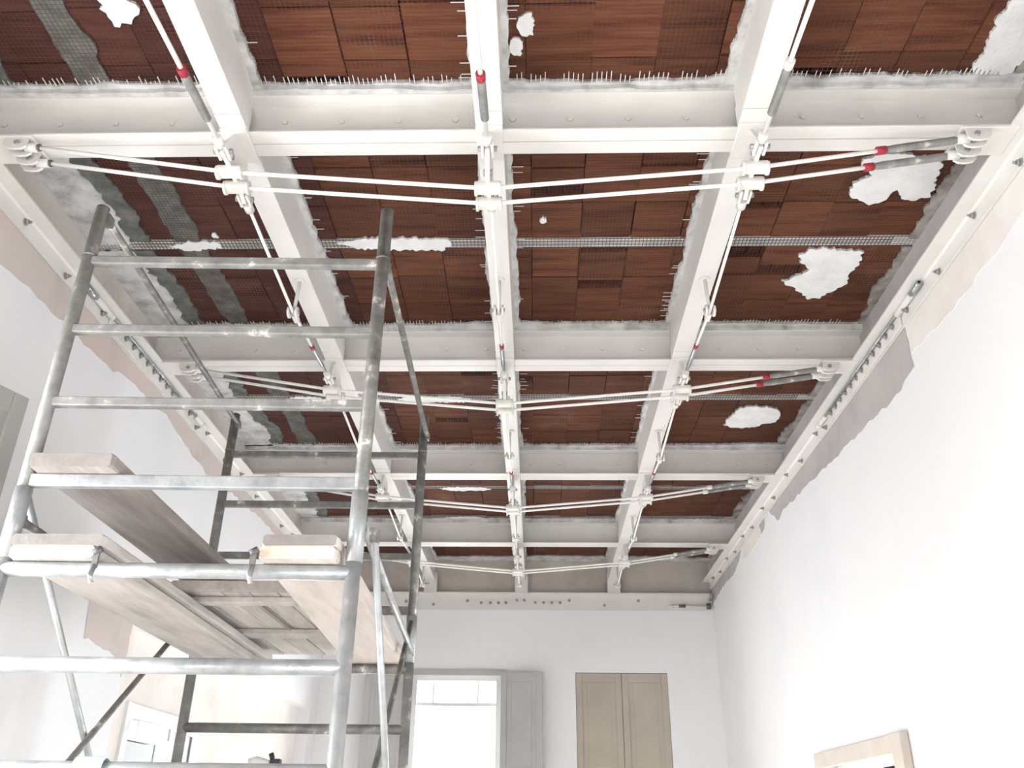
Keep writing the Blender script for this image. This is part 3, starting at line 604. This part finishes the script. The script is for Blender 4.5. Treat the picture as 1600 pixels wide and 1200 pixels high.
# ------------------------------------------------------------------ far wall: open french window and closed shutters
w1 = empty('window_1', (-0.845, WF, FLOOR)); tag(w1, kind='structure')
x0, x1, zt = -1.31, -0.38, 1.40
MB().box(x0 + 0.001, x0 + 0.05, WF + 0.02, WF + 0.09, FLOOR + 0.021, zt - 0.001).box(x1 - 0.05, x1 - 0.001, WF + 0.02, WF + 0.09, FLOOR + 0.021, zt - 0.001).box(x0 + 0.05, x1 - 0.05, WF + 0.025, WF + 0.085, zt - 0.05, zt - 0.001).build('window_frame', 'frame_white', w1)
MB().box(x0 + 0.05, x1 - 0.05, WF + 0.05, WF + 0.08, 1.10, 1.135).build('transom_bar', 'frame_white', w1)
for xm in (-1.09, -0.62): MB().box(xm - 0.008, xm + 0.008, WF + 0.05, WF + 0.08, 1.135, zt - 0.05).build('glazing_bar', 'frame_white', w1)
for (a, b) in ((-1.26, -1.098), (-1.082, -0.628), (-0.612, -0.43)): MB().box(a, b, WF + 0.062, WF + 0.066, 1.135, zt - 0.05).build('pane', 'glass', w1)
MB().box(x0 - 0.02, x1 + 0.05, WF - 0.02, WF - 0.002, zt, zt + 0.06).build('head_trim', 'shutter_grey', w1)
def shutter(name, xa, xb, ya, yb, z0, z1, mat, parent, npan=3):
    """leaf with a frame and recessed panels; hinge edge at (xa, ya), free edge at (xb, yb)"""
    d = Vector((xb - xa, yb - ya, 0)); L = d.length; d.normalize(); nrm = Vector((d.y, -d.x, 0))
    mb = MB()
    def bx(u0, u1, za, zb, t0, t1):
        q = []
        for z in (za, zb):
            for (u, t) in ((u0, t0), (u1, t0), (u1, t1), (u0, t1)):
                p = Vector((xa, ya, 0)) + d * u + nrm * t; q.append((p.x, p.y, z))
        mb.hexa(q)
    st = 0.065
    bx(0, st, z0, z1, 0, 0.035); bx(L - st, L, z0, z1, 0, 0.035)
    H = z1 - z0; cuts = [z0 + H * k / npan for k in range(npan + 1)]
    for k, z in enumerate(cuts):
        a = z0 if k == 0 else (z1 - 0.09 if k == npan else z - 0.04); bx(st, L - st, a, a + 0.09, 0, 0.035)
    o = bevel(mb.build(name, mat, parent), 0.004)
    for k in range(npan):
        mb = MB()
        bx(st - 0.005, L - st + 0.005, cuts[k] + 0.045, cuts[k + 1] - 0.035, 0.008, 0.024)
        mb.build('shutter_panel', mat, o)
        mb = MB()
        bx(st + 0.05, L - st - 0.05, cuts[k] + 0.10, cuts[k + 1] - 0.09, 0.003, 0.028)
        bevel(mb.build('raised_field', mat, o), 0.006)
    return o
shutter('shutter_leaf', -0.375, 0.06, WF - 0.03, WF - 0.10, FLOOR + 0.03, 1.425, 'shutter_grey', w1)
shutter('shutter_leaf', -1.79, -1.315, WF - 0.10, WF - 0.03, FLOOR + 0.03, 1.39, 'shutter_grey', w1)
w2 = empty('window_2', (0.88, WF, FLOOR)); tag(w2, kind='structure')
shutter('shutter_leaf', 0.402, 0.878, WF + 0.05, WF + 0.05, FLOOR + 0.03, 1.435, 'shutter_beige', w2)
shutter('shutter_leaf', 0.882, 1.358, WF + 0.05, WF + 0.05, FLOOR + 0.03, 1.435, 'shutter_beige', w2)
MB().box(0.395, 1.365, WF + 0.11, WF + 0.14, FLOOR, 1.44).build('window_back', 'shutter_beige', w2)

# left wall: white window in the recess, and the near window with its folded shutter
w3 = empty('window_3', (WL - 0.2, 5.96, FLOOR)); tag(w3, kind='structure')
xo = WL - 0.16
MB().box(xo, xo + 0.06, 5.30, 5.37, FLOOR + 0.001, 0.62).box(xo, xo + 0.06, 6.55, 6.62, FLOOR + 0.001, 0.62).box(xo + 0.004, xo + 0.056, 5.37, 6.55, 0.53, 0.618).box(xo + 0.004, xo + 0.056, 5.93, 5.99, FLOOR + 0.001, 0.53).build('window_frame', 'frame_white', w3)
bevel(MB().box(xo + 0.02, xo + 0.10, 5.40, 5.86, 0.43, 0.53).build('roller_box', 'frame_white', w3), 0.004)
MB().box(xo + 0.03, xo + 0.09, 5.87, 5.915, 0.455, 0.525).build('roller_bearing', 'dark_steel', w3)
for (a, b) in ((5.37, 5.93), (5.99, 6.55)): MB().box(xo + 0.02, xo + 0.025, a, b, FLOOR, 0.53).build('pane', 'glass', w3)
w4 = empty('window_4', (WL, 1.76, FLOOR)); tag(w4, kind='structure')
MB().box(WL - 0.12, WL - 0.06, 1.101, 1.16, FLOOR + 0.021, 1.499).box(WL - 0.12, WL - 0.06, 2.36, 2.419, FLOOR + 0.021, 1.499).box(WL - 0.115, WL - 0.065, 1.16, 2.36, 1.44, 1.498).build('window_frame', 'shutter_beige', w4)
shutter('shutter_leaf', -2.215, -2.0, 2.44, 2.985, FLOOR + 0.05, 1.455, 'shutter_olive', w4)

# right wall: beige door casing round a white door
d1 = empty('door_1', (WR, 5.6, FLOOR)); tag(d1, kind='structure')
bevel(MB().box(WR - 0.035, WR - 0.001, 4.956, 6.41, 0.36, 0.455).build('lintel_casing', 'casing_beige', d1), 0.006)
bevel(MB().box(WR - 0.05, WR - 0.001, 4.82, 4.955, FLOOR + 0.001, 0.455).build('jamb_casing', 'casing_beige', d1), 0.006)
bevel(MB().box(WR - 0.034, WR - 0.001, 6.33, 6.409, FLOOR + 0.001, 0.359).build('jamb_casing', 'casing_beige', d1), 0.006)
dl = MB()
for (ya, yb) in ((4.971, 5.03), (5.62, 5.70), (6.29, 6.359)): dl.box(WR + 0.10, WR + 0.14, ya, yb, FLOOR + 0.021, 0.399)
for (ya, yb) in ((5.03, 5.62), (5.70, 6.29)): dl.box(WR + 0.103, WR + 0.137, ya, yb, 0.33, 0.398).box(WR + 0.103, WR + 0.137, ya, yb, FLOOR + 0.021, FLOOR + 0.15)
dl.build('door_leaf', 'panel_white', d1)
for (ya, yb) in ((5.03, 5.62), (5.70, 6.29)): MB().box(WR + 0.118, WR + 0.122, ya, yb, FLOOR + 0.15, 0.33).build('pane', 'glass', d1)

# ------------------------------------------------------------------ small things at the bottom edge
cl = empty('clamp_lamp', (-1.22, 4.33, 0.1435)); tag(cl, 'small black clamp lamp with a white hood on a lower scaffold rung', 'lamp')
bevel(MB().box(-1.235, -1.185, 4.315, 4.355, 0.1435, 0.262).build('clamp_body', 'black_plastic', cl), 0.006)
MB().tube([(-1.225, 4.33, 0.262), (-1.235, 4.33, 0.285)], 0.012, 8).build('clamp_screw', 'black_plastic', cl)
MB().tube([(-1.235, 4.335, 0.235), (-1.29, 4.335, 0.225), (-1.315, 4.335, 0.215)], [0.022, 0.05, 0.052], 16).build('hood', 'frame_white', cl)
MB().box(-1.19, -1.15, 4.325, 4.345, 0.20, 0.225).build('clamp_grip', 'black_plastic', cl)
rag = MB(); prof = []
for k in range(13):
    a = math.pi * (k / 12.0); prof.append((2.525 + 0.030 * math.cos(a), 0.123 + 0.031 * math.sin(a)))
prof = [(2.557, 0.045)] + prof + [(2.493, 0.06)]
inner = [(2.525 + (p - 2.525) * 0.86, 0.123 + (q - 0.123) * 0.86) for p, q in reversed(prof)]
rag.prism(prof + inner, 'x', -1.245, -1.165)
tag(rag.build('cleaning_cloth', 'green_plastic'), 'pale green cloth hung over the lowest visible rung of the scaffold', 'cloth')
